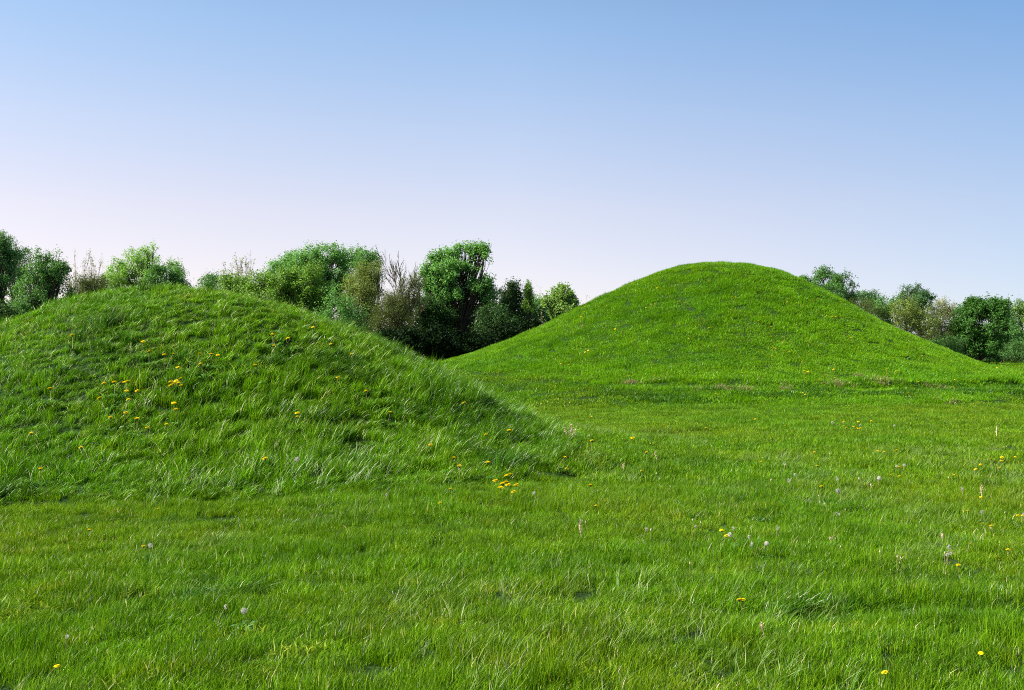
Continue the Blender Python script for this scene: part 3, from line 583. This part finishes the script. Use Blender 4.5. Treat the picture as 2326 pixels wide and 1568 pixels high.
def fluff_mesh(name, rad, seed, part=1.0):
    r = np.random.default_rng(seed); V = []; n = int(150 * part)
    d = r.normal(0, 1, (n, 3)); d /= np.linalg.norm(d, axis=1, keepdims=True)
    if part < 1: d = d[(d[:, 0] > -.2)]
    for q in d:
        a = np.cross(q, r.normal(0, 1, 3)); a /= np.linalg.norm(a); b = np.cross(q, a); w_ = .0005
        V += [q * .004 - a * w_, q * .004 + a * w_, q * rad * .8 + a * w_, q * rad * .8 - a * w_]
        for k in range(3):
            an = k * math.pi / 3; e = a * math.cos(an) + b * math.sin(an); f_ = np.cross(q, e)
            V += [q * rad - e * rad * .22, q * rad * .96 - f_ * .0011, q * rad + e * rad * .22, q * rad * .96 + f_ * .0011]
    return mesh_np(name, V, np.arange(len(V)).reshape(-1, 4), tint=r.uniform(0, 1, len(V) // 4).repeat(4))
def stem_mesh(h, bend, r0=.0022, seed=0):
    t = np.linspace(0, 1, 6)[:, None]; T = Tubes()
    T.add(np.array([bend[0], bend[1], 0]) * (t ** 2 - 1) + np.array([0, 0, h]) * (t - 1), np.linspace(r0 * 1.2, r0, 6), 6)
    return T.mesh('stem')
def blob(name, rad, sq, z=0, n=8, m=5, pts=None):
    V = []; Q = []
    for i in range(m + 1):
        ph = math.pi * i / m
        for j in range(n):
            a = 2 * math.pi * j / n; rr = rad * math.sin(ph) * (1 if not pts else pts(ph)); V.append((rr * math.cos(a), rr * math.sin(a), z - rad * sq * math.cos(ph)))
    for i in range(m):
        for j in range(n): Q.append((i * n + j, i * n + (j + 1) % n, (i + 1) * n + (j + 1) % n, (i + 1) * n + j))
    return mesh_np(name, V, Q, smooth=True)
# every plant's own origin is at its flower; the parts are built once and copied
def proto(kind, seed):
    r = np.random.default_rng(seed); h = .17 if kind != 'bud' else .19
    parts = [('stem', stem_mesh(h, r.normal(0, .03, 2), .0024), m_stem)]
    if kind == 'yellow':
        parts += [('flower_head', petal_mesh('flower_head', .023, seed), m_petal), ('flower_cup', blob('flower_cup', .009, 1.0, -.006), m_cup)]
    elif kind == 'clock':
        parts += [('seed_head', fluff_mesh('seed_head', .023, seed, 1.0), m_fluff), ('seed_core', blob('seed_core', .0045, 1.0), m_core)]
    elif kind == 'ragged':
        parts += [('seed_head', fluff_mesh('seed_head', .021, seed, .6), m_fluff), ('seed_core', blob('seed_core', .006, 1.0), m_core)]
    elif kind == 'bud':
        parts += [('closed_head', blob('closed_head', .007, 1.7, .004), m_dry), ('tuft_tip', blob('tuft_tip', .006, .8, .016, 7, 4), m_fluff)]
    if kind in ('yellow', 'clock'):
        V = []
        for k in range(8):
            a = k * .785 + r.uniform(-.3, .3); d = np.array([math.cos(a), math.sin(a), 0]); t = np.array([-d[1], d[0], 0]); L = r.uniform(.07, .12); b0 = np.array([0, 0, -h + .01])
            for q, (s0, s1, w0, w1) in enumerate([(0, .35, .004, .012), (.35, .7, .008, .016), (.7, 1.0, .012, .002)]):
                z0, z1 = .05 * math.sin(s0 * 2.4), .05 * math.sin(s1 * 2.4)
                V += [b0 + d * L * s0 - t * w0 + [0, 0, z0], b0 + d * L * s0 + t * w0 + [0, 0, z0], b0 + d * L * s1 + t * w1 + [0, 0, z1], b0 + d * L * s1 - t * w1 + [0, 0, z1]]
        parts += [('leaf_rosette', mesh_np('leaf_rosette', V, np.arange(len(V)).reshape(-1, 4), tint=r.uniform(0, 1, len(V) // 4).repeat(4)), LM['mid'])]
    out = []
    for nm, me, m in parts:
        me.materials.append(m); out.append((nm, me))
    return out
PROTO = {k: [proto(k, 10 * i + s) for s in range(4)] for i, k in enumerate(('yellow', 'clock', 'ragged', 'bud'))}
def c6(L): return [(.293 * u, 757.2 + .293 * v) for u, v in L]
def c5(L): return [(681.5 + .293 * u, 795 + .293 * v) for u, v in L]
def c2(L): return [(530 + .1956 * u, 530 + .1956 * v) for u, v in L]
def c4(L): return [(1211.5 + .2608 * u, 590.6 + .2608 * v) for u, v in L]
def c4b(L): return [(1720.4 + .2608 * u, 575.5 + .2608 * v) for u, v in L]
def m2(L): return [(1135.8 + .2767 * u, 1022.2 + .2767 * v) for u, v in L]
def m3(L): return [(1682.5 + .2767 * u, 1022.2 + .2767 * v) for u, v in L]
def m1(L): return [(.2767 * u, 1135.8 + .2767 * v) for u, v in L]
YEL = c6([(560,18),(1110,68),(1155,143),(1272,168),(1342,163),(1548,160),(1637,163),(1690,170),(1555,241),(1380,268),(1978,252),(2112,10),(2122,98),(1398,355),(1365,372),(1320,382),(1342,388),(1383,390),(1322,408),(1404,404),(805,388),(888,380),(962,385),(992,377),(388,432),(982,450),(1063,448),(770,504),(995,513),(1347,545),(1365,590),(975,617),(856,653),(1062,663),(1143,735),(1292,707),(243,775),(627,887),(314,1053),(2054,972),(2305,620),(2305,650),(693,1525),(1226,1362)]) \
    + c5([(400,35),(294,216),(513,322),(698,485),(1273,412),(1825,484),(2262,520),(1622,625),(1440,660),(1014,738),(1194,838),(1236,902),(1456,874),(1632,968),(1600,982),(1570,1038),(1600,1030),(1612,1048),(1678,1048),(1516,1015),(1557,1070),(1657,1103),(1168,1080),(1085,1186),(2055,833),(2066,922),(2264,706),(2252,1050)]) \
    + c2([(925,1094),(460,1185),(632,1225),(1135,1292)]) \
    + c4([(1258,362),(1315,374),(983,417),(1022,393),(1059,387),(1733,325),(1763,328),(1442,567),(1478,518),(2208,352),(2212,367),(2295,373),(1720,437),(450,408),(445,453),(415,497),(208,498),(102,538),(262,563),(427,563),(427,577),(712,602),(453,805),(479,790),(240,907),(311,914),(321,982),(836,1010),(1058,1008),(1031,896),(975,1044),(1812,694),(1962,532),(2074,580),(1963,800),(2075,768),(2098,768),(2110,778),(2185,675),(2182,712),(2187,795),(2230,800),(2233,716),(2285,820),(2078,838),(1820,984),(1970,1018),(1590,1168),(1354,687),(1530,596),(508,1369),(1139,1438),(1932,1388),(1505,1464),(866,1552),(2190,1446),(640,402),(573,408),(1530,186),(1075,245)]) \
    + c4b([(486,415),(400,450),(520,400),(605,545),(652,556),(668,558),(685,550),(728,550),(738,552),(829,606),(757,718),(812,735),(822,742),(730,422),(434,768),(465,882),(393,943),(408,1025),(420,1040),(430,1035),(445,1032),(420,1088),(543,1098),(599,1060),(665,1012),(675,1088),(1438,893),(1290,880),(1130,1013),(1133,1050),(1208,1027),(1226,1026),(1085,1100),(1185,915),(1404,1120),(1712,1170),(1312,1222),(1650,960),(2040,950),(2087,998),(1718,1105),(395,1215),(418,1231),(733,1459),(753,1466),(881,1468),(992,1463),(865,1525),(878,1528),(898,1525),(750,1507),(780,1520),(840,1510)]) \
    + m2([(547,157),(1160,174),(1203,22),(787,458),(2143,98),(1820,661),(1858,706),(1964,1230),(1992,1234)]) \
    + m3([(605,20),(628,132),(661,300),(1128,8),(1177,15),(1277,5),(1303,140),(1232,210),(1303,216),(1752,208),(1928,160),(1970,122),(2122,151),(2058,72),(2145,62),(2140,91),(2256,60),(1862,499),(2276,540),(2315,540),(1974,391),(2058,624),(1883,776),(1787,948),(2195,820)]) + m1([(468,1365),(1180,382)]) + [(2228, 1485), (2010, 1528)]
CLOCK = c6([(2305, 980)]) + m2([(1888,698),(2190,770),(282,355)]) + m3([(1982,510),(800,338),(1137,232)]) + m1([(1235,375),(2003,912)])
RAG = c5([(2178,1325),(673,1125)]) + m2([(2050,718),(2060,775),(1910,645),(1607,630),(1205,652)]) + m3([(790,235),(1282,135),(1345,127),(448,205),(395,252),(563,415),(785,520),(815,530),(300,640),(1717,800),(1700,865),(1720,850),(1815,320),(2316,525)]) + m1([(1857,880),(545,1122)]) + c4b([(897,1498),(1195,1502),(655,1475)])
BUD = m2([(702,597),(1238,660),(1583,578),(1560,935),(1648,600)]) + m3([(693,445),(972,240),(2170,520),(860,495),(1145,840),(1287,884),(1315,892),(820,800),(1675,850),(1706,232),(1070,292),(365,125),(250,250),(640,380)])
plants = []
for kind, LST in (('yellow', YEL), ('clock', CLOCK), ('ragged', RAG), ('bud', BUD)):
    for (u, v) in LST:
        p0 = on_terrain(u, v, .08)
        if not p0: continue
        x, y = p0; on0 = float(hill_r(x, y, 0)) < .97 and y < 20; on1 = float(hill_r(x, y, 1)) < 1.05
        lift = .20 if on0 else (.15 if on1 else (.085 if kind == 'yellow' else .13))
        p1 = on_terrain(u, v, lift)
        if not p1: continue
        plants.append((kind, u, v, p1[0], p1[1], float(surf(p1[0], p1[1])) + lift, 0 if on0 else (1 if on1 else 2)))
def band(kind, u, v, zone):
    nm = {'yellow': 'yellow dandelion', 'clock': 'round dandelion clock', 'ragged': 'ragged dandelion clock', 'bud': 'brownish dandelion bud'}[kind]
    if kind == 'yellow' and 1118 < u < 1182 and 1070 < v < 1122: return nm, 'in the bright clump at the foot of the near mound', True
    if zone == 0:
        if v < 800: return nm, 'just below the crest of the near mound', True
        if v < 845: return nm, 'high on the front of the near mound', True
        if v < 892: return nm, ('in the tight cluster halfway up the near mound' if 380 < u < 415 else 'in the row halfway up the near mound'), True
        if v < 960: return nm, 'on the lower middle slope of the near mound', True
        return nm, 'low on the near mound', True
    if zone == 1:
        side = 'left' if u < 1600 else ('middle' if u < 1850 else 'right')
        hgt = 'upper' if v < 720 else ('middle' if v < 830 else 'lower')
        return nm, 'on the far mound %s %s slope' % (hgt, side), True
    if v < 1000: return nm, 'in meadow before the far mound', True
    if v < 1120: return nm, 'in the middle of the meadow', True
    if v < 1260: return nm, 'in the meadow right of the near mound', True
    return nm, 'in the nearest grass', True
ORD = ['first', 'second', 'third', 'fourth', 'fifth', 'sixth', 'seventh', 'eighth', 'ninth', 'tenth', 'eleventh', 'twelfth', 'thirteenth', 'fourteenth', 'fifteenth', 'sixteenth', 'seventeenth', 'eighteenth', 'nineteenth', 'twentieth', 'twenty-first', 'twenty-second', 'twenty-third', 'twenty-fourth']
groups = {}
for p in plants:
    nm, where, single = band(p[0], p[1], p[2], p[6]); groups.setdefault((nm, where, single), []).append(p)
pr = random.Random(5)
for (nm, where, single), ps in groups.items():
    ps.sort(key=lambda p: p[1])
    for k, (kind, u, v, x, y, z, zone) in enumerate(ps):
        if len(ps) == 1: lab = 'only %s %s' % (nm, where)
        elif single and len(ps) <= 24:
            lab = '%s %s %s' % ('leftmost' if k == 0 else ('rightmost' if k == len(ps) - 1 else ORD[k] + ' from left'), nm, where)
        else: lab = 'small %s %s' % (nm, where)
        sc_ = 1.45 if zone == 0 else (1.5 if zone == 1 else (1.35 if v < 1000 else 1.1))
        if kind == 'yellow' and 1118 < u < 1182 and 1070 < v < 1122: sc_ = 1.7
        if zone == 2 and v > 1120: sc_ = .86 if kind == 'yellow' else .84
        if v > 1440: sc_ = .72
        sc_ *= pr.uniform(.82, 1.12)
        root = empty({'yellow': 'dandelion', 'clock': 'dandelion_clock', 'ragged': 'dandelion_clock', 'bud': 'dandelion_bud'}[kind], (x, y, z), pr.uniform(0, 6.28))
        root.scale = (sc_,) * 3; root.rotation_euler = (pr.gauss(.10, .15), pr.gauss(-.12, .15), pr.uniform(0, 6.28))
        tag(root, lab, 'dandelion', (nm + 's ' + where).replace('heads', 'heads'))
        for pn, me in PROTO[kind][pr.randrange(4)]:
            o = bpy.data.objects.new(pn, me); COL.objects.link(o); o.parent = root

def stalk(u, v0, v1, lab, lean=0.0, fat=.006, group='dry stalks standing in the grass'):
    """a dead stalk: v0 its foot, v1 its tip as seen"""
    p = on_terrain(u, v0, .03)
    if not p: return
    x, y = p; h = (v0 - v1) * UNIT * y; r = np.random.default_rng(int(u))
    root = tag(empty('dry_stalk', (x, y, float(surf(x, y)))), lab, 'stalk', group)
    T = Tubes(); t = np.linspace(0, 1, 7)[:, None]
    T.add(np.array([lean * h, .02, h]) * t + np.array([1, 0, 0]) * np.sin(t * 5) * .008, np.array([.5, .5, .6, .8, 1, .9, .3]) * fat, 6)
    link('stem', T.mesh('stem'), m_dry, root)
    n = 26; tt = r.uniform(.45, 1, n); b = np.stack([tt * lean * h, r.normal(0, .004, n), tt * h], -1); a = r.uniform(0, 6.28, n)
    e = np.stack([np.cos(a), np.sin(a), np.full(n, .8)], -1) * fat * 3.2
    V = np.stack([b, b + e * .5 + [.003, 0, 0], b + e, b + e * .5 - [.003, 0, 0]], 1)
    link('seed_husks', mesh_np('seed_husks', V.reshape(-1, 3), np.arange(n * 4).reshape(-1, 4)), m_dry, root)
stalk(1492, 1048, 1022, 'pale dead stalk standing right of the near mound toe', -.12, .009)
stalk(1415, 1075, 1050, 'pale bent stalk just left below the taller dead stalk', .1, .008)
stalk(1319, 1225, 1182, 'rusty brown flower stalk alone in the front meadow', -.02, .006)
stalk(929, 805, 793, 'tiny pale stalk on the skyline of the near mound', .1, .006)
stalk(1733, 1440, 1405, 'straw stalk upright near the bottom of the photo', -.05, .005)
stalk(2262, 995, 965, 'pale grass stalk on the far right of the meadow', .15, .012)
stalk(2228, 1132, 1098, 'reddish dead stalk in the right part of the meadow', .12, .007)
stalk(2140, 1228, 1205, 'short pale stalk near the right edge of the meadow', .1, .005)
stalk(1888, 1230, 1215, 'short whitish stalk in the middle of the front meadow', -.05, .006)
# pale withered clump at the toe of the near mound
p = on_terrain(1293, 1005, 0.0); r = np.random.default_rng(3)
root = tag(empty('withered_plant', (p[0], p[1], float(surf(*p)))), 'pale withered weed clump at the right toe of the near mound', 'dead plant')
T = Tubes()
hd = []
for k in range(16):
    a = r.uniform(0, 6.28); l = r.uniform(.12, .26); tip = np.array([math.cos(a) * l * .45, math.sin(a) * l * .45, l]); T.add(limb(r, (0, 0, 0), tip, .1, 5), np.linspace(.0035, .002, 5), 4); hd.append(tip)
link('stems', T.mesh('stems'), m_dry, root)
V, tv = leaves(r, np.array(hd), np.tile([0, 0, 1.], (16, 1)), 9, .016, .025)
link('seed_fluff', mesh_np('seed_fluff', V, np.arange(len(V)).reshape(-1, 4), tint=tv), m_dry, root)
# leafy weed on the skyline of the near mound
def weed(u, v, h, lab, n, m, cat='weed', wid=.25):
    p = on_terrain(u, v, .05)
    if not p: return
    r = np.random.default_rng(int(u)); root = tag(empty('leafy_weed', (p[0], p[1], float(surf(*p)))), lab, cat)
    T = Tubes(); T.add(limb(r, (0, 0, 0), (0.01, 0, h * .8), .05, 5), np.linspace(.005, .003, 5), 5); link('stem', T.mesh('stem'), m_stem, root)
    V = []; 
    for k in range(n):
        a = r.uniform(0, 6.28); b = np.array([0, 0, h * r.uniform(.05, .75)]); L = h * r.uniform(.35, .6); el = r.uniform(.5, 1.2)
        d = np.array([math.cos(a) * math.cos(el), math.sin(a) * math.cos(el), math.sin(el)]); s_ = np.cross(d, [0, 0, 1.]); s_ /= np.linalg.norm(s_)
        V += [b, b + d * L * .5 + s_ * L * wid * .5, b + d * L + np.array([0, 0, -L * .12]), b + d * L * .5 - s_ * L * wid * .5]
    link('leaves', mesh_np('leaves', V, np.arange(len(V)).reshape(-1, 4), tint=r.uniform(0, 1, n).repeat(4)), m, root)
weed(706, 713, .24, 'bright leafy weed standing on the right skyline of the near mound', 16, m_weed)
weed(205, 738, .20, 'blue-green broad-leaved weed near the crest of the near mound', 22, LM['blue'])
weed(295, 795, .16, 'flattened tuft of broad pale grass high on the near mound', 26, m_pale, wid=.08)
